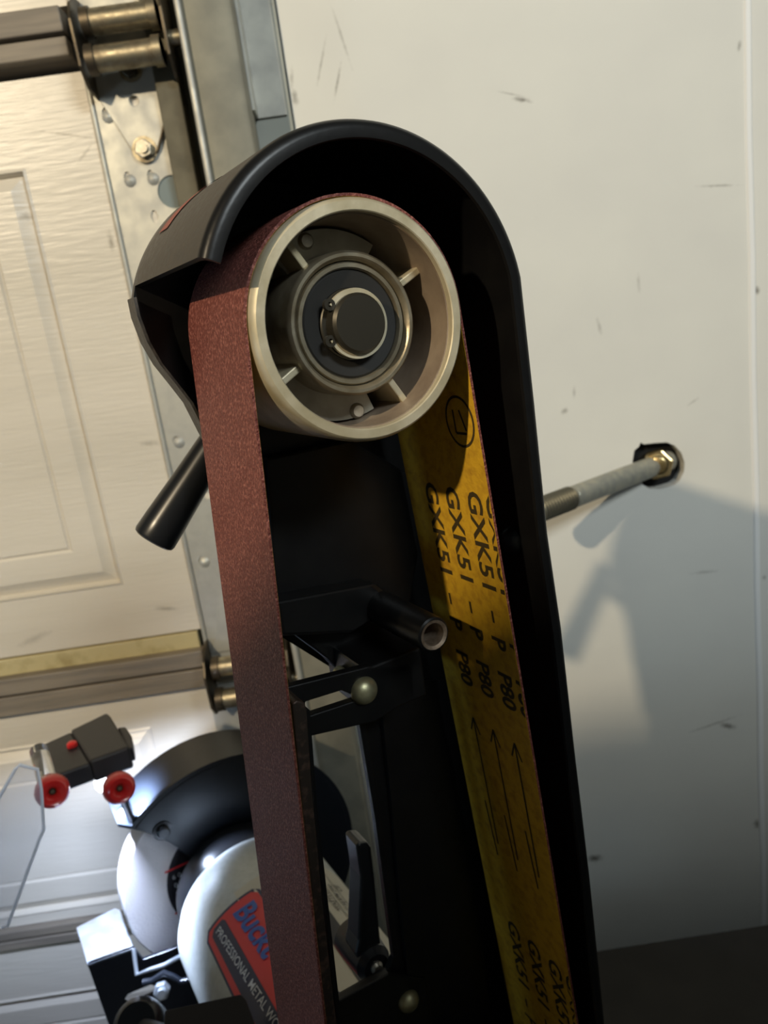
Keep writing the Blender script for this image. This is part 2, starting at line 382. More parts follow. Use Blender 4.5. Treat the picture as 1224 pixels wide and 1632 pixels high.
hinge(zc, hz0.x, hz1.x)
# leaf below the top hinge and its nuts
leaf = [g2(*p) for p in ((134,112),(146,140),(215,246),(229,254),(244,248),(252,236),(281,125),(278,98))]
plate('hinge_leaf', leaf, [circle(*g2(214,161), .0036, 12)], .0016, .0036, M['galv'], door, f=wallf(D), bevel=.0006)
tube('leaf_rolled_edge', [wl(281,120,D-.004), wl(266,182,D-.004), wl(252,238,D-.004), wl(245,248,D-.004), wl(232,252,D-.004)], .0011, M['darksteel'], door, n=8)
def hexnut(px, py, r, m, h=.005, y=D-.0036, washer=True):
    c = wl(px, py, y-.003)
    o = Vector((c.x, y, c.z))
    if washer: lathe('washer', [(0,0),(r*1.35,0),(r*1.35,.0010),(0,.0010)], o, (0,-1,0), M['steel'], door, n=24)
    pts = [(o.x+r*math.cos(PI/3*i+.3), o.z+r*math.sin(PI/3*i+.3)) for i in range(6)]
    plate('nut', pts, [], .001, .001+h, m, door, f=lambda a, b, w: Vector((a, y-w, b)), bevel=.0008)
    lathe('bolt_end', [(0,.001+h),(r*.55,.001+h),(r*.55,.003+h),(0,.003+h)], o, (0,-1,0), m, door, n=16)
hexnut(206,110,.0062, M['darksteel'])
hexnut(229,237,.0070, M['bolt'])
# hinge at the middle seam
hb0 = wl(329,1090,D-.03); 
zc2 = (wl(350,1075,D-.03).z+wl(350,1112,D-.03).z)/2
hinge(zc2, hb0.x, hb0.x+.072)
leaf2 = [(hb0.x+.002,zc2+.02),(hb0.x+.074,zc2+.02),(hb0.x+.050,zc2+.085),(hb0.x+.040,zc2+.092),(hb0.x+.030,zc2+.085)]
plate('hinge_leaf', leaf2, [], .0016, .0036, M['galv'], door, f=wallf(D), bevel=.0006)
leaf3 = [(hb0.x+.002,zc2-.02),(hb0.x+.074,zc2-.02),(hb0.x+.050,zc2-.085),(hb0.x+.040,zc2-.092),(hb0.x+.030,zc2-.085)]
plate('hinge_leaf', leaf3, [], .0016, .0036, M['galv'], door, f=wallf(D), bevel=.0006)
c = wl(511,1062,D-.01); lathe('lock_bolt_end', [(0,.016),(.0065,.016),(.0075,.014),(.0075,0)], (c.x, D, c.z), (0,-1,0), M['bolt'], door, n=20)

# ------------------------------------------------------------------ vertical track
tx = wl(318,60,.622).x
track = tag(empty('door_track', (tx, .64, 0)), 'galvanised vertical roller track beside the garage door edge', 'track')
prof = [(-.010,.612),(-.0115,.615),(-.0105,.6185),(-.007,.618),(.020,.618),(.0235,.620),(.0245,.624),(.0245,.655),(.0235,.6585),(.020,.660),(-.006,.660),
        (-.006,.6625),(.021,.6625),(.026,.661),(.0272,.657),(.0272,.622),(.0260,.6175),(.022,.6155),(-.006,.6152),(-.008,.6125)]
plate('channel', [(tx+a, b) for a, b in prof], [], .02, 2.4, M['trk'], track, f=lambda a, b, w: Vector((a, b, w)), smooth=True)
lx = tx-.010
tube('rolled_lip', [(lx, .6135, .02), (lx, .6135, 2.4)], .0026, M['galv'], track, n=12)
ang = [(tx+.0275,.640),(tx+.0295,.640),(tx+.0295,.6655),(tx+.052,.6655),(tx+.052,.6675),(tx+.0275,.6675)]
plate('angle_bracket', ang, [], H+.16, H+.60, M['galv'], track, f=lambda a, b, w: Vector((a, b, w)))
plate('angle_bracket', ang, [], .3, 1.0, M['galv'], track, f=lambda a, b, w: Vector((a, b, w)))

# ------------------------------------------------------------------ anchor bolt in the wall hole
a0 = wl(1044,742,WY-.004); a1 = cz(872,808,.610); ax = (a0-a1).normalized(); Lb = (a0-a1).length
anch = tag(empty('anchor_bolt', a0), 'grey steel threaded rod with brass nut sticking out of the wall hole', 'bolt')
prof = [(0,-.012),(.0080,-.012)]
t = -.012
while t < .026:
    prof += [(.0100,t+.0012),(.0100,t+.0016),(.0078,t+.0028),(.0078,t+.0034)]; t += .0034
prof += [(.0086,t+.001),(.0092,t+.002)]
M['thread'] = mat('dark_thread_steel', (.24,.235,.19), .32, .8)
lathe('threaded_end', prof+[(0,t+.002)], a1, ax, M['thread'], anch, n=24, angle=20)
lathe('shank', [(0,t),(.0091,t),(.0091,Lb+.02),(0,Lb+.02)], a1, ax, M['shaft_zinc'], anch, n=24)
x_, y_, _ = frame_of((-.35,-1,.1)); nc = a0+Vector((.0015,-.002,.001))
nut = [(.0140*math.cos(PI/3*i+.2), .0140*math.sin(PI/3*i+.2)) for i in range(6)]
aN = Vector((-.35,-1,.1)).normalized()
M['brassnut'] = mat('golden_zinc_nut', (.75,.58,.30), .25, .95, color2=(.45,.33,.15), nscale=120)
plate('nut', nut, [], -.012, .004, M['brassnut'], anch, f=lambda a, b, w: nc+x_*a+y_*b+aN*w, bevel=.0015)
lathe('nut_collar', [(.0095,.003),(.0100,.005),(.008,.008),(.0068,.0085)], nc, aN, M['brassnut'], anch, n=28)

# ================================================================== THE MACHINE
VC = -.386; UC = -.006                       # motor axle in machine frame
bench_z = (L(0,VC,0).z) - .150
mach = tag(empty('belt_grinder', Vector((L(UC,VC,-.17).x, L(UC,VC,-.17).y, bench_z))),
    'black belt sander arm on a silver bench grinder, brown belt and lit eye shield', 'power tool')
BW = .052                                    # belt width
R1 = .0342; R2 = .0605
D2 = (0.0, VC)
# --- belt loop
def belt_path(t):
    r1 = R1+t; r2 = R2+t; d = -D2[1]; b = math.asin((r2-r1)/d)      # run angle
    # right tangent direction normal: (cos b, sin b), left: (-cos b, sin b)
    pts = []
    n1 = 40
    for i in range(n1+1):
        a = PI-b + (b-(PI-b))*i/n1; pts.append((r1*math.cos(a), r1*math.sin(a)))     # left over the top to the right
    for i in range(1, 12):
        k = i/12; pts.append(((r1*(1-k)+r2*k)*math.cos(b), (r1*(1-k)+r2*k)*math.sin(b)+D2[1]*k))
    for i in range(n1+1):
        a = b + (-PI-b-b)*i/n1; pts.append((r2*math.cos(a), r2*math.sin(a)+D2[1]))
    for i in range(1, 12):
        k = 1-i/12; pts.append((-(r1*(1-k)+r2*k)*math.cos(b), (r1*(1-k)+r2*k)*math.sin(b)+D2[1]*k))
    return pts, b
def band(name, pi, po, w0, w1, m, parent):
    n = len(pi); v = []
    for p in (pi, po):
        for w in (w0, w1): v += [L(a, b, w) for a, b in p]
    fc = []
    for i in range(n):
        j = (i+1) % n
        fc += [(i,j,n+j,n+i), (2*n+i,3*n+i,3*n+j,2*n+j), (i,2*n+i,2*n+j,j), (n+i,n+j,3*n+j,3*n+i)]
    return emit(name, v, fc, m, parent, smooth=True, angle=50)
p_in, beta = belt_path(.0001); p_mid, _ = belt_path(.0002); p_out, _ = belt_path(.0010)
belt = band('sanding_belt', p_mid, p_out, -BW, 0, M['grit'], mach); belt['label'] = 'brown grit belt with yellow printed backing'
back = band('backing', p_in, p_mid, -BW, -.0002, M['backing'], belt); back['label'] = 'yellow cloth backing'
# lettering on the inside of the right run
n_r = (math.cos(beta), math.sin(beta)); t_r = (math.sin(beta), -math.cos(beta))
rr0 = R1+.0001
def run_pt(s, w, h): return L(rr0*n_r[0]+t_r[0]*s-n_r[0]*h, rr0*n_r[1]+t_r[1]*s-n_r[1]*h, w)
def run_hit(x, y):
    n = U*n_r[0]+V*n_r[1]; p0 = run_pt(0,0,0); d = ray(x, y); t = (p0-CAM).dot(n)/d.dot(n); q = CAM+d*t-p0
    return (q.dot(U*t_r[0]+V*t_r[1]), q.dot(W))
lh = .0108; items = []
for dy in (-.0022,-.0125,-.0258,-.0391):
    for b0 in (.0625, .0625+.205):
        items += [('GXK51', b0, dy, lh, 1.16, 0, .022), ('\u2013', b0+.0455, dy, lh, .8, 0, .02), ('P', b0+.0555, dy, lh, .9, 0, .03), ('P80', b0+.0700, dy, lh, .95, 0, .03)]
items = [i for i in items if i[1] < .33]
text_on('lettering', items, M['ink'], lambda x, y, h: run_pt(x, min(y, -.0003), h), belt)
# long arrows further down, and the ringed mark at the top
def strips(name, segs, wd_, m, parent, fmap, h=.00015):
    v = []; fc = []
    for (x0,y0,x1,y1) in segs:
        dx, dy = x1-x0, y1-y0; l = math.hypot(dx,dy); nx, ny = -dy/l*wd_/2, dx/l*wd_/2; b = len(v)
        v += [fmap(x0+nx,y0+ny,h), fmap(x0-nx,y0-ny,h), fmap(x1-nx,y1-ny,h), fmap(x1+nx,y1+ny,h)]; fc.append((b,b+1,b+2,b+3))
    return tag(emit(name, v, fc, m, parent), kind='stuff')
seg = []
for dy in (-.010,-.023,-.036):
    seg += [(.163,dy,.225,dy+.001),(.163,dy,.170,dy+.003),(.163,dy,.170,dy-.003),(.205,dy-.003,.232,dy-.001)]
strips('printed_arrows', seg, .0009, M['ink'], belt, lambda x, y, h: run_pt(x, y, h))
s_c, w_c = run_hit(733,672)
seg = []
for i in range(28):
    a, b_ = 2*PI*i/28, 2*PI*(i+1)/28
    seg.append((s_c+.0085*math.cos(a), w_c+.0075*math.sin(a), s_c+.0085*math.cos(b_), w_c+.0075*math.sin(b_)))
seg += [(s_c-.004,w_c-.003,s_c+.004,w_c-.003),(s_c+.004,w_c-.003,s_c+.004,w_c+.003),(s_c-.004,w_c+.0005,s_c+.003,w_c+.003)]
strips('printed_ring_mark', seg, .0009, M['ink'], belt, lambda x, y, h: run_pt(x, y, h))

# --- idler wheel
wheel = lathe('idler_wheel', [(.0320,-.049),(.0338,-.049),(.0341,-.048),(.0341,-.001),(.0339,.0012),(.0333,.0024),(.0328,.0028),(.0304,.0028),(.0301,.0025),(.0300,.001),(.0297,-.049)],
    L(0,0,0), W, M['alu'], mach, n=96, closed=True); wheel['label'] = 'ribbed aluminium idler wheel'
lathe('rim_bore', [(.0300,.0006),(.0296,.0006),(.0293,-.0486),(.0297,-.0486)], L(0,0,0), W, M['alu_in'], wheel, n=96, closed=True)
hubo = lathe('hub', [(.0178,-.030),(.0204,-.030),(.0208,-.006),(.0206,-.0048),(.0199,-.0040),(.0190,-.0040),(.0183,-.0046),(.0178,-.0060)], L(0,0,0), W, M['hub'], wheel, n=80, closed=True)
lathe('bearing_race', [(.0157,-.012),(.0176,-.012),(.0176,-.0058),(.0172,-.0052),(.0161,-.0052),(.0157,-.0058)], L(0,0,0), W, M['hub'], wheel, n=80, closed=True)
lathe('bearing_seal', [(.0098,-.0075),(.0104,-.0064),(.0150,-.0060),(.0157,-.0066),(.0157,-.010),(.0098,-.010)], L(0,0,0), W, M['seal'], wheel, n=80, closed=True)
lathe('inner_race', [(.0086,-.009),(.0103,-.009),(.0103,-.0056),(.0099,-.0052),(.0086,-.0052)], L(0,0,0), W, M['shaft'], wheel, n=64, closed=True)
for a in (26, 122, 209, 302):
    ar = math.radians(a); ca, sa = math.cos(ar), math.sin(ar)
    f = lambda r, t, w, ca=ca, sa=sa: L(r*ca-t*sa, r*sa+t*ca, w)
    box('spoke', (.0200,-.0011,-.034), (.0300,.0011,-.0075), M['alu'], wheel, f=f, bevel=.0004)
# retaining plates behind the spokes
def arc_plate(name, a0, a1, r0, r1, w0, w1, m, parent, holes=(), n=18):
    o = [(r1*math.cos(math.radians(a0+(a1-a0)*i/n)), r1*math.sin(math.radians(a0+(a1-a0)*i/n))) for i in range(n+1)]
    i_ = [(r0*math.cos(math.radians(a1-(a1-a0)*i/n)), r0*math.sin(math.radians(a1-(a1-a0)*i/n))) for i in range(n+1)]
    return plate(name, o+i_, list(holes), w0, w1, m, parent, bevel=.0004)
arc_plate('retainer_plate', 52, 127, .0195, .0285, -.020, -.0175, M['plate_al'], wheel)
arc_plate('retainer_plate', 136, 172, .0255, .0292, -.020, -.0175, M['plate_al'], wheel)
arc_plate('retainer_plate', 216, 290, .0195, .0288, -.020, -.0175, M['plate_al'], wheel)
for px, py in ((489,384),(571,655),(457,636),(424,434)):
    a, b = sp(px, py, -.0165)
    if math.hypot(a, b) > .0277: s = .0277/math.hypot(a,b); a, b = a*s, b*s
    lathe('rivet', [(0,.0016),(.0018,.0014),(.0024,.0006),(.0025,0)], L(a,b,-.0175), W, M['bolt'], wheel, n=20)
# dark wheel web at the back
lathe('wheel_web', [(.0085,-.046),(.0296,-.046),(.0296,-.044),(.0085,-.044)], L(0,0,0), W, M['blackmatt'], wheel, n=64, closed=True)
# axle with its retaining ring
axle = lathe('axle', [(0,.0000),(.0078,.0000),(.0086,-.0010),(.0086,-.058),(0,-.058)], L(0,0,0), W, M['shaft'], mach, n=56)
g0 = math.radians(200-90)
ring = []
def clipring():
    v=[];n=56;a0=math.radians(202);a1=math.radians(202+300)
    o=[(.0100*math.cos(a0+(a1-a0)*i/n),.0100*math.sin(a0+(a1-a0)*i/n)) for i in range(n+1)]
    q=[((.0086+.0004*0)*math.cos(a1-(a1-a0)*i/n),(.0086)*math.sin(a1-(a1-a0)*i/n)) for i in range(n+1)]
    return plate('retaining_ring', o+q, [], -.0036, -.0022, M['alu'], axle)
clipring()
for a in (142, 202):
    ar = math.radians(a); lathe('ring_eyelet', [(.0007,-.0036),(.0017,-.0036),(.0017,-.0020),(.0007,-.0020)], L(.0101*math.cos(ar),.0101*math.sin(ar),0), W, M['shaft'], axle, n=16, closed=True)

# --- hood: back plate, rim flange with rolled lip
WN = .008; WF = -.064
RH = .0525
cutL = (sp(320,408,WN)[0], sp(320,408,WN)[1]); a_cut = math.atan2(cutL[1], cutL[0])
right_line = [(sp(x,y,WN)) for x, y in ((833,424),(858,640),(862,720),(879,850),(901,1000),(921,1200),(946,1400),(965,1620))]
arc = []
na = 60
for i in range(na+1):
    a = a_cut+(0.12-a_cut)*i/na
    k = (a_cut-a)/(a_cut-.12)
    r = math.hypot(*cutL)*(1-k)+math.hypot(*right_line[0])*k
    arc.append((r*math.cos(a), r*math.sin(a)))
tail = [right_line[0]]
low = [(.0558,-.032),(.0564,-.077),(.0588,-.112),(.0602,-.162),(.0622,-.218),(.0634,-.285),(.0645,-.36),(.0648,VC)]
side = [(a,b) for a,b in low]
outer = arc+side
def flange(name, path, w0, w1, th, m, parent, lip=True):
    """sheet following a path, thickness inwards, with a small rounded inward lip on the near edge"""
    n = len(path); nr = []
    for i in range(n):
        a = path[max(i-1,0)]; b = path[min(i+1,n-1)]; dx, dy = b[0]-a[0], b[1]-a[1]; l = math.hypot(dx,dy); nr.append((dy/l*-1, dx/l))   # left-hand normal (outwards)
    prof = [(0,w0),(0,w1-.0030),(-.0005,w1-.0014),(-.0016,w1-.0003),(-.0030,w1),(-.0052,w1-.0001),(-.0054,w1-.0012),(-.0032,w1-.0014),(-.0020,w1-.0026),(-th,w1-.005),(-th,w0)]
    v = []; q = len(prof); fc = []
    for (a,b),(nx,ny) in zip(path, nr):
        for o, w in prof: v.append(L(a+nx*o, b+ny*o, w))
    for i in range(n-1):
        for j in range(q): fc.append((i*q+j, i*q+(j+1)%q, (i+1)*q+(j+1)%q, (i+1)*q+j))
    fc.append(tuple(range(q))); fc.append(tuple((n-1)*q+j for j in reversed(range(q))))
    o = emit(name, v, fc, [M['black'], M['hood']], parent, smooth=True, angle=55)
    for p in o.data.polygons:
        if len(p.vertices) == 4 and (p.index % q) == 0 and p.index < (n-1)*q: p.material_index = 1
    return o
hood = flange('hood', outer, WF, WN, .0015, M['hood'], mach); hood['label'] = 'black sheet metal hood curving over the idler wheel'
# back plate with the window
def s_(pts, w=WF): return [sp(x, y, w) for x, y in pts]
left_edge = s_([(212,472),(217,505),(232,545),(252,580),(276,610),(300,641),(345,730),(388,860),(425,960),(447,1014),(531,1067),(560,1085),(570,1150)])
window = s_([(494,1120),(575,1086),(600,1300),(628,1520),(618,1545),(537,1592),(500,1400)])
out = [(a*1.0, b) for a, b in arc]+side+[(-.062,VC),(-.060,-.30)]+s_([(478,1590),(486,1300),(474,1120),(529,1073),(560,1062),(531,1060),(447,1014)])
bp_out = [(a, b) for a, b in arc]+side+[(-.068,VC)]
win_left = s_([(470,1632),(540,1595)])
arm_right = s_([(585,1080),(600,1300),(628,1525),(618,1548),(537,1594),(470,1620)])
bp_out += [sp(470,1620,WF)]+s_([(537,1594),(618,1548),(628,1525),(612,1400),(600,1300),(583,1160),(570,1085),(531,1066),(447,1014),(425,960),(388,860),(345,730),(300,641),(276,610),(252,580),(232,545),(217,505),(212,478)])
backplate = plate('back_plate', bp_out, [], WF-.003, WF, M['black'], hood)
# small turned rim along the free left edge of the back plate
le = s_([(211,476),(217,505),(232,545),(252,580),(276,610),(300,641),(345,730),(388,860)])
v = []; fc = []
for i, (a, b) in enumerate(le):
    v += [L(a-.0010,b,WF-.003), L(a-.0010,b,WF+.006), L(a,b,WF+.006), L(a,b,WF-.003)]
for i in range(len(le)-1):
    for j in range(4): fc.append((4*i+j,4*i+(j+1)%4,4*i+4+(j+1)%4,4*i+4+j))
fc += [(0,1,2,3),(len(v)-4,len(v)-3,len(v)-2,len(v)-1)]
emit('back_rim', v, fc, M['hood'], hood, smooth=True)
# red decal on top of the hood
def on_arc(a, w, h=.0003):
    k = (a_cut-a)/(a_cut-.12); r = math.hypot(*cutL)*(1-k)+math.hypot(*right_line[0])*k+h
    return L(r*math.cos(a), r*math.sin(a), w)
v = []; fc = []
for i in range(9):
    a = math.radians(136-i*4.2); wa = -.056+i*.0012; wb = -.046+i*.0006
    v += [on_arc(a, wa), on_arc(a, wb)]
for i in range(8): fc.append((2*i,2*i+1,2*i+3,2*i+2))
emit('red_decal', v, fc, mat('faded_red_decal', (.22,.035,.02), .5), hood, smooth=True)
# carriage bolt on the inner side of the hood's right rim
c = L(.0572,-.083,-.012)
lathe('rim_bolt', [(0,.0062),(.0025,.0058),(.0045,.0042),(.0056,.0015),(.0058,0)], c, -U, M['blackplastic'], hood, n=32)

# --- arm plate to the right of the window, boss tube, brackets
bl = plate('arm_edge_bar', s_([(572,1148),(583,1152),(607,1300),(636,1520),(628,1528),(598,1302)], -.050), [], -.0535, -.050, M['black'], mach, bevel=.0004)
boss_c = sp(692,1012,-.010)
lathe('boss_tube', [(.0041,-.053),(.0062,-.053),(.0066,-.050),(.0064,-.014),(.0062,-.0105),(.0056,-.010),(.0052,-.010)], L(*boss_c,0), W, M['black'], mach, n=40, caps=False)
o = lathe('boss_bore', [(.0053,-.0099),(.0041,-.0104),(.0036,-.020),(.0036,-.050),(.0050,-.050)], L(*boss_c,0), W, M['boss_end'], mach, n=40, closed=True)
# web castings round the boss
wb = s_([(425,730),(560,700),(660,760),(668,880),(640,1060),(560,1090),(520,1050),(440,990)], -.056)
plate('arm_web', wb, [], WF, -.056, M['black'], mach, bevel=.0012)
rib = s_([(440,960),(600,930),(640,960),(560,1010),(450,1015)], -.046)
plate('arm_rib', rib, [], -.056, -.046, M['black'], mach, bevel=.0015)
# platen and slotted bracket
pw = -.006
pl_pts = s_([(466,1122),(474,1116),(486,1120),(489,1130),(497,1250),(513,1420),(522,1500),(538,1640),(545,1700),(522,1700),(516,1632),(505,1500),(483,1300)], -.004)
plate('platen', pl_pts, [], -.050, -.004, M['platen'], mach, bevel=.0006)
pf = s_([(488,1130),(494,1132),(505,1280),(540,1590),(552,1700),(545,1700),(530,1560),(497,1250)], -.010)
plate('platen_flange', pf, [], -.014, -.010, M['black'], mach)
def bar(name, pts, w0, w1): return plate(name, s_(pts, w1), [], w0, w1, M['black'], mach, bevel=.0006)
wbr = -.030
brk = plate('slotted_bracket', s_([(455,1096),(590,1062),(660,1060),(660,1110),(600,1150),(494,1174),(455,1180)], wbr), [s_([(487,1119),(545,1101),(562,1108),(566,1117),(490,1142)], wbr)], wbr-.004, wbr, M['black'], mach, bevel=.0006)
box('bracket_boss', (sp(640,1085,wbr)[0]-.014, sp(640,1085,wbr)[1]-.010, WF), (sp(640,1085,wbr)[0]+.010, sp(640,1085,wbr)[1]+.010, wbr), M['black'], mach, f=L, bevel=.001)
def dome(px, py, r, w, parent):
    a, b = sp(px, py, w+.003)
    prof = [(0,.0042)]+[(r*math.sin(t), .0042*math.cos(t)) for t in [PI/2*i/8 for i in range(1,8)]]+[(r,.0004),(r,0),(r*.5,0),(r*.5,-.02)]
    lathe('carriage_bolt', prof, L(a, b, w), W, M['dome'], parent, n=40)
dome(586,1105,.0052,wbr,mach)
lower = plate('lower_bracket', s_([(535,1598),(620,1552),(680,1560),(700,1700),(520,1700)], -.060), [], WF, -.060, M['black'], mach, bevel=.0008)
dome(656,1602,.0052,-.060,mach)
plate('arm_spine', s_([(604,1085),(700,1085),(745,1300),(790,1700),(640,1700),(650,1560),(626,1300)], -.061), [], -.0645, -.061, M['black'], mach)
# clamping lever seen through the window
wl_ = -.074
lev = plate('clamp_lever', s_([(569,1350),(572,1344),(586,1342),(592,1350),(598,1400),(608,1508),(616,1520),(610,1545),(575,1548),(568,1520),(572,1500),(576,1400)], wl_), [], wl_-.012, wl_, M['blackplastic'], mach, bevel=.0014)
a, b = sp(593,1532,wl_)
lathe('lever_hub', [(0,.004),(.006,.004),(.0085,.001),(.0095,-.012),(.0095,-.02),(0,-.02)], L(a,b,wl_), W, M['blackplastic'], lev, n=32)
lathe('lever_screw', [(0,.0062),(.002,.0060),(.003,.0048),(.003,.003)], L(a,b,wl_), W, M['bolt'], lev, n=16)
# tension handle behind the hood
h1 = cz(245,860,.300); h0 = cz(360,680,.303); hd = (h1-h0).normalized(); hl = (h1-h0).length
hnd = lathe('tension_handle', [(0,-.02),(.0060,-.02),(.0064,0),(.0073,hl*.5),(.0082,hl*.85),(.0084,hl-.0012),(.0080,hl),(.0070,hl+.0006),(0,hl+.0006)], h0, hd, M['blackplastic'], mach, n=48)
hnd['label'] = 'tapered black tension handle'
tube('handle_rod', [h0-hd*.005, L(*sp(400,700,WF-.006), WF-.006)], .004, M['blackmatt'], mach)
# bottom drive housing (below the frame) joining arm and motor
lathe('drive_wheel', [(0,-.050),(R2,-.050),(R2,-.001),(R2*.7,-.001),(R2*.6,-.006),(0,-.006)], L(D2[0],VC,0), W, M['alu'], mach, n=64)
lathe('drive_neck', [(0,-.073),(.030,-.073),(.030,-.0665),(.030,-.052),(0,-.052)], L(UC,VC,0), W, M['black'], mach, n=48)

# ------------------------------------------------------------------ bench grinder motor
A0 = lambda w: L(UC, VC, w)
RM = .0562
mot = lathe('motor_body', [(0,-.282),(.030,-.276),(.046,-.273),(.052,-.267),(.0560,-.257),(RM,-.247),(RM,-.084),(.054,-.077),(.047,-.073),(.03,-.071),(0,-.071)], A0(0), W, M['motor'], mach, n=96, angle=60)
lathe('end_bell', [(.030,-.300),(.043,-.300),(.0465,-.297),(.0465,-.278),(.043,-.272),(.030,-.272)], A0(0), W, M['blackplastic'], mach, n=64, closed=True)
def cyl_hit(x, y, r=RM):
    d = ray(x, y); o = CAM-A0(0); du, dv = d.dot(U), d.dot(V); ou, ov = o.dot(U), o.dot(V)
    a = du*du+dv*dv; b = 2*(ou*du+ov*dv); c = ou*ou+ov*ov-r*r; q = b*b-4*a*c
    if q < 0: return None
    t = (-b-math.sqrt(q))/(2*a); p = o+d*t
    return (math.atan2(p.dot(V), p.dot(U)), p.dot(W))
for q in ((320,1495),(395,1408),(338,1480),(440,1625),(362,1439),(426,1553),(514,1380),(540,1420),(540,1560),(300,1560),(410,1600)):
    h = cyl_hit(*q); print('cyl', q, h and (round(math.degrees(h[0]),1), round(h[1],4)))
def cylf(phi0, w0, rot=0.0):
    """(x along +W, y round the cylinder towards larger phi is down the label) -> world"""
    ca, sa = math.cos(rot), math.sin(rot)
    def f(x, y, h):
        xx, yy = x*ca-y*sa, x*sa+y*ca
        ph = phi0-yy/RM; return A0(0)+U*((RM+h)*math.cos(ph))+V*((RM+h)*math.sin(ph))+W*(w0+xx)
    return f
def wrap_poly(name, pts, m, f, h, parent, sub=6):
    bm = bmesh.new(); vs = [bm.verts.new((a,b,0)) for a,b in pts]; fa = bm.faces.new(vs)
    bmesh.ops.triangulate(bm, faces=[fa]); bmesh.ops.subdivide_edges(bm, edges=bm.edges, cuts=sub, use_grid_fill=True)
    bmesh.ops.triangulate(bm, faces=bm.faces); bm.verts.index_update()
    o = emit(name, [f(v.co.x, v.co.y, h) for v in bm.verts], [tuple(v.index for v in fc.verts) for fc in bm.faces], m, parent, smooth=True); bm.free(); return o
LAB = dict(phi=math.radians(131), w=-.2165)
fl = cylf(LAB['phi'], LAB['w'])
# x along axle towards viewer, y: + is towards top of the motor? (phi decreases -> up and right)
lab = wrap_poly('motor_label', [(.0035,-.0095),(-.002,-.005),(.002,.030),(.006,.034),(.112,.040),(.112,-.0105)], M['navy'], fl, .0003, mot)
wrap_poly('motor_label_red', [(.0045,-.0078),(.0005,-.0045),(.004,.0285),(.0075,.0318),(.111,.0378),(.111,-.0085)], M['red'], fl, .0005, mot)
wrap_poly('motor_label_band', [(.0060,-.0040),(.0030,-.0010),(.0040,.0066),(.0070,.0080),(.110,.0095),(.110,-.0040)], M['navy'], fl, .0007, mot)
ft = cylf(LAB['phi'], LAB['w'], .05)
text_on('brand_lettering', [('Buckt', .0085, .0135, .0190, 1.06, .25, .03)], M['blue'], lambda x, y, h: ft(x, y, .0010), mot)
text_on('label_lettering', [('PROFESSIONAL METAL WORK', .0068, -.0008, .0064, 1.12, 0, .004)], M['white'], lambda x, y, h: ft(x, y, .0012), mot)
# spec label on the far side of the motor, seen through the arm window
sl = cylf(math.radians(70), -.222)
wrap_poly('spec_label', [(0,-.040),(.134,-.040),(.134,.040),(0,.040)], M['cream'], sl, .0003, mot)
wrap_poly('spec_band', [(0,-.0085),(.134,-.0085),(.134,.0025),(0,.0025)], M['paper'], sl, .0005, mot)
strips('spec_lines', [(.012,.004,.012,.020),(.042,.004,.042,.020),(.0,.012,.10,.012),(0,.020,.1,.020)], .0005, M['paper'], mot, lambda x, y, h: sl(x, y, .0006))
sl2 = lambda x, y, h: sl(.06-x, -y, .0008)
text_on('spec_lettering', [('tool', .010, -.0003, .0100, 1.1, .2, .02)], M['white'], sl2, mot)
text_on('spec_print', [('WATTS 220V', .008, -.0105, .0045), ('HZ 50 RPM 2950', .006, -.0175, .0042), ('CE', .03, -.0245, .006)], M['paper'], sl2, mot)

# --- grinding wheel, flange disc
RG = .0785; w_g = -.318
gw = lathe('grinding_wheel', [(.010,w_g-.020),(RG-.001,w_g-.020),(RG,w_g-.019),(RG,w_g-.001),(RG-.001,w_g),(.010,w_g)], A0(0), W, M['stone'], mach, n=96, closed=True); gw['label'] = 'white abrasive wheel lit by the lamp'
dsk = lathe('wheel_label', [(.012,w_g),(.0475,w_g),(.0475,w_g+.0008),(.012,w_g+.0008)], A0(0), W, M['paper'], gw, n=64, closed=True)
df = lambda x, y, h: L(UC+x, VC+y, w_g+.0009+h)
strips('label_lines', [(-.046,.020,-.028,.020),(-.046,-.016,-.028,-.016)], .0016, M['red_line'], gw, df)
text_on('wheel_lettering', [('6 0', -.042, .0115, .0052), ('0 0', -.042, .0045, .0052), ('8 6', -.042, -.0025, .0052), ('4 0', -.042, -.0095, .0052)], M['white'], df, gw)
# --- guard: side plate and rim over the upper part of the wheel
RG2 = .094
def garc(a0, a1, r, n=40): return [(UC+r*math.cos(math.radians(a0+(a1-a0)*i/n)), VC+r*math.sin(math.radians(a0+(a1-a0)*i/n))) for i in range(n+1)]
ga0, ga1 = 129, -62
gp = garc(ga0, ga1, RG2)
gface = gp+[(UC+.030,VC-.050),(UC+.004,VC-.004),(UC-.0195,VC+.020),(UC-.040,VC+.052)]
wq0, wq1 = w_g-.034, w_g+.016
guard = plate('wheel_guard', gface, [], wq1-.002, wq1, M['guard'], mach, bevel=.0008); guard['label'] = 'black wheel guard'
gin = garc(ga0, ga1, RG2-.002)
plate('guard_rim', gp+gin[::-1], [], wq0, wq1-.0005, M['guard'], guard, smooth=True)
plate('guard_lip', garc(ga0, ga1, RG2+.0035)+garc(ga0, ga1, RG2-.0005)[::-1], [], wq1-.004, wq1-.0005, M['guard'], guard, smooth=True)
plate('guard_back', gface, [], wq0-.002, wq0, M['guard'], guard)
a_t = math.radians(ga0-5)
bt = (UC+(RG2-.018)*math.cos(a_t), VC+(RG2-.018)*math.sin(a_t))
lathe('guard_bolt', [(0,.005),(.0035,.0048),(.0045,.0035),(.0045,.0012),(.0068,.001),(.0068,0)], L(*bt,wq1), W, M['blackplastic'], guard, n=24)
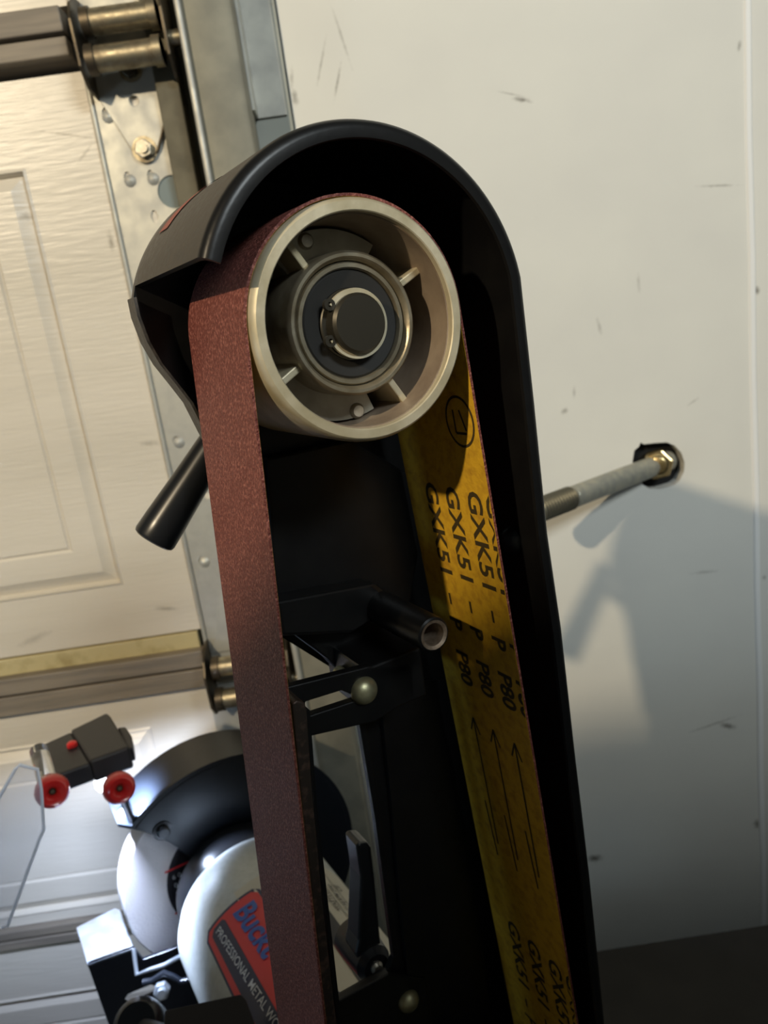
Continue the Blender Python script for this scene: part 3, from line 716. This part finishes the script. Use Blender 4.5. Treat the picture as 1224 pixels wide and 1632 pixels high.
# spark deflector tab at the guard's left tip
tipu, tipv = UC+RG2*math.cos(math.radians(ga0)), VC+RG2*math.sin(math.radians(ga0))
box('spark_plate', (tipu-.010,tipv-.0035,wq0+.004), (tipu+.022,tipv-.0005,wq1-.003), M['guard'], guard, f=lambda a,b,c: L(a, b-(a-tipu)*.75, c), bevel=.0006)
for dw in (.012,.030):
    lathe('spark_plate_screw', [(0,.004),(.003,.0035),(.004,.001),(.004,0)], L(tipu-.004,tipv+.001,wq0+dw), V, M['chrome'], guard, n=16)

# ------------------------------------------------------------------ lamp holder, knobs and clear eye shield
ZH = .50
zt = cz(85,1232,ZH).z
def topq(pts): return [hz(x, y, zt) for x, y in pts]
def prism(name, pts, dz, m, parent, bevel=.001, zoff=0):
    a = [p+Vector((0,0,zoff)) for p in topq(pts)]; b = [p-Vector((0,0,dz)) for p in a]; n = len(a)
    fc = [tuple(range(n)), tuple(2*n-1-i for i in range(n))]+[(i,(i+1)%n,n+(i+1)%n,n+i) for i in range(n)]
    return emit(name, a+b, fc, m, parent, bevel=bevel)
hold = prism('lamp_holder', [(112,1163),(170,1135),(176,1140),(206,1190),(143,1213)], .0165, M['holder'], mach, .0018); hold['label'] = 'black lamp housing with red button'
prism('holder_arm', [(50,1196),(60,1186),(112,1163),(143,1213),(88,1233),(78,1222)], .0135, M['holder'], hold, .0015, -.0015)
prism('holder_clip', [(186,1153),(199,1152),(208,1166),(210,1185),(202,1188)], .010, M['holder'], hold, .001, -.003)
bt_ = hz(115,1187,zt)
lathe('red_button', [(0,.0026),(.0022,.0024),(.0034,.0014),(.0037,-.001)], bt_, (0,0,1), M['knob'], hold, n=24)
def knob(px, py, Z, r, parent):
    c = cz(px, py, Z); ax_ = (W*1.0+V*.28+U*.05).normalized()
    k = lathe('red_knob', [(r*.20,-.0005),(r*.30,.0018),(r*.50,.0040),(r*.72,.0046),(r*.90,.0026),(r,-.001),(r*.98,-.0065),(r*.85,-.0085),(r*.20,-.0085)], c, ax_, M['knob'], parent, n=40, closed=True)
    # knurled edge: small ridges round the knob
    x, y, a_ = frame_of(ax_); vv = []; fc = []
    for i in range(36):
        t0 = 2*PI*i/36; d = x*math.cos(t0)+y*math.sin(t0); s = x*-math.sin(t0)+y*math.cos(t0); b = len(vv)
        for q in (-.0056,-.0012):
            for e, rr in ((-.0004,r*.97),(0,r*1.035),(.0004,r*.97)): vv.append(c+d*rr+s*e+a_*q)
        fc += [(b,b+1,b+4,b+3),(b+1,b+2,b+5,b+4),(b,b+2,b+1),(b+3,b+4,b+5)]
    emit('knob_knurling', vv, fc, M['knob'], k)
    lathe('knob_screw', [(0,.0004),(r*.12,.0003),(r*.2,-.0006),(r*.2,-.006),(0,-.006)], c, ax_, M['darksteel'], k, n=24)
    return k
k1 = knob(84,1262,.470,.0100,hold); k2 = knob(191,1257,.475,.0096,hold)
# pin joining the knobs to the holder and guard
tube('knob_spindle', [cz(86,1258,.480), cz(90,1225,.520)], .0025, M['bolt'], hold)
tube('knob_spindle', [cz(190,1255,.484), L(tipu,tipv+.002,wq1-.008)], .0030, M['blackplastic'], hold)
# LED lens and its light
led = lathe('led_lens', [(0,.004),(.004,.003),(.006,0),(.006,-.004),(0,-.004)], cz(166,1252,.532), (0,-.3,-1), M['led'], hold, n=24)
LEDP = cz(168,1262,.524)
ll = lamp('wheel_lamp_light', 'SPOT', LEDP, 9, (.60,.72,1.0), .006, spot_size=math.radians(138), spot_blend=.5)
tgt = cz(225,1430,.57); ll.rotation_euler = (tgt-LEDP).to_track_quat('-Z','Y').to_euler()
# clear shield
tube('shield_rod', [cz(62,1197,.505), cz(76,1248,.475)], .0058, M['clear'], hold, n=28)
sw = -.262
shield = plate('eye_shield', s_([(24,1226),(31,1219),(60,1226),(66,1258),(70,1322),(62,1340),(12,1476),(2,1478),(-60,1466),(-70,1440),(-40,1340)], sw), [], sw-.002, sw, M['haze'], mach); shield['label'] = 'clear plastic eye shield'
edge = s_([(2,1478),(12,1476),(62,1340),(70,1322),(66,1258),(60,1226),(31,1219),(24,1226),(-40,1340),(-70,1440)], sw-.001)
tube('shield_edge', [L(a,b,sw-.001) for a,b in edge], .0010, M['clearedge'], shield, n=6)

# ------------------------------------------------------------------ tool rest left of the wheel
zr = cz(212,1511,.545).z
rest_top = [hz(x,y,zr) for x, y in ((121,1478),(183,1447),(191,1450),(213,1511),(139,1537))]
rt = emit('tool_rest', rest_top+[p-Vector((0,0,.0025)) for p in rest_top], [(0,1,2,3,4),(9,8,7,6,5)]+[(i,(i+1)%5,5+(i+1)%5,5+i) for i in range(5)], M['chrome'], mach, bevel=.0006); rt['label'] = 'bright steel tool rest plate'
# front skirt with its slot: a vertical plate below the front edge of the rest
fa, fb = hz(139,1537,zr), hz(213,1511,zr); ex = (fb-fa); el = ex.length; ex.normalize(); ey = Vector((ex.y,-ex.x,0))
ff_ = lambda a, b, w: fa+ex*a+Vector((0,0,b))+ey*w
plate('rest_skirt', [(0,0),(el,0),(el+.004,-.012),(el+.055,-.012),(el+.06,-.075),(.004,-.085)], [[(.016,-.040),(.020,-.0355),(.036,-.0345),(.040,-.038),(.036,-.0425),(.020,-.0445)]], -.003, 0, M['guard'], rt, f=ff_, bevel=.0005)
pts = [(218,1553),(240,1545),(262,1538),(290,1523),(296,1514)]
tube('rest_rod', [cz(213,1512,.540)]+[cz(x,y,.535) for x, y in pts], .0016, M['chrome'], rt, n=10)
tube('rest_bracket_edge', [cz(x,y,.528) for x, y in ((228,1566),(243,1563),(262,1551),(275,1556),(288,1564),(300,1562))], .0022, M['guard'], rt, n=10)
c = cz(258,1580,.520)
x_, y_, a_ = frame_of((.25,-1,.45)); 
plate('rest_nut', [(.0058*math.cos(PI/3*i), .0058*math.sin(PI/3*i)) for i in range(6)], [], -.004, .002, M['chrome'], rt, f=lambda a, b, w: c+x_*a+y_*b+a_*w, bevel=.0008)
lathe('rest_screw', [(0,.0055),(.0028,.0055),(.003,.005),(.003,0)], c, a_, M['chrome'], rt, n=16)

# ------------------------------------------------------------------ sander work rest (black block low in front of the motor)
zb = cz(385,1583,.400).z
wr = [hz(x,y,zb) for x, y in ((262,1609),(384,1583),(392,1592),(425,1680),(255,1720))]
emit('work_rest', wr+[p-Vector((0,0,.012)) for p in wr], [(0,1,2,3,4),(9,8,7,6,5)]+[(i,(i+1)%5,5+(i+1)%5,5+i) for i in range(5)], M['matte'], mach, bevel=.0012)
wr = [hz(x,y,zb-.004) for x, y in ((330,1640),(480,1640),(480,1700),(330,1700))]
hexa('work_rest_arm', wr, [p-Vector((0,0,.010)) for p in wr], M['black'], mach)
c = cz(222,1634,.420)
lathe('rest_knob', [(0,.008),(.010,.008),(.013,.005),(.014,0),(.014,-.014),(0,-.014)], c, (.1,-.55,.8), M['blackplastic'], mach, n=32)
tube('rest_knob_stem', [c, hz(275,1650,zb-.006)], .004, M['blackmatt'], mach)

# motor foot standing on the bench
def mf(a, b, w): return L(UC+a, VC+b, w)
hexa('grinder_foot', [mf(-.045,-.045,-.25), mf(.045,-.045,-.25), mf(.045,-.045,-.12), mf(-.045,-.045,-.12)],
     [mf(-.075,-.150,-.27), mf(.075,-.150,-.27), mf(.075,-.150,-.10), mf(-.075,-.150,-.10)], M['guard'], mach, bevel=.003)

# ------------------------------------------------------------------ bench
e0 = hz(960,1510,bench_z); e1 = hz(1224,1475,bench_z)
by = (e0.y+e1.y)/2
bench = tag(empty('workbench', (.0, by-.3, 0)), 'dark workbench under the grinder, its top edge low at right', 'bench')
box('bench_top', (-.75, by-.60, bench_z-.04), (1.3, by, bench_z), M['bench'], bench, bevel=.002)
for x in (-.70, 1.22):
    for y in (by-.56, by-.08): box('leg', (x,y,0), (x+.06,y+.06,bench_z-.04), M['bench'], bench, bevel=.002)

# ------------------------------------------------------------------ added unseen cabinet shape that blocks the lamps from the lower scene
blocker = tag(empty('light_blocker', (-.62, -.42, 0)), 'added grey cabinet-shaped light blocker behind the camera, out of view', 'light blocker')
M['blocker'] = mat('grey_blocker_paint', (.30,.31,.32), .5)
CT = H+.318
box('body', (-1.0,-.58,.0), (1.05,-.30,CT), M['blocker'], blocker, bevel=.003)
for k in range(4):
    z0 = .06+k*(CT-.1)/4; dr = box('drawer', (-.98,-.598,z0), (1.03,-.5805,z0+(CT-.1)/4-.01), M['blocker'], blocker, bevel=.002)
    box('handle', (-.30,-.612,z0+.25), (-.10,-.5985,z0+.27), M['blackmatt'], dr, bevel=.002)
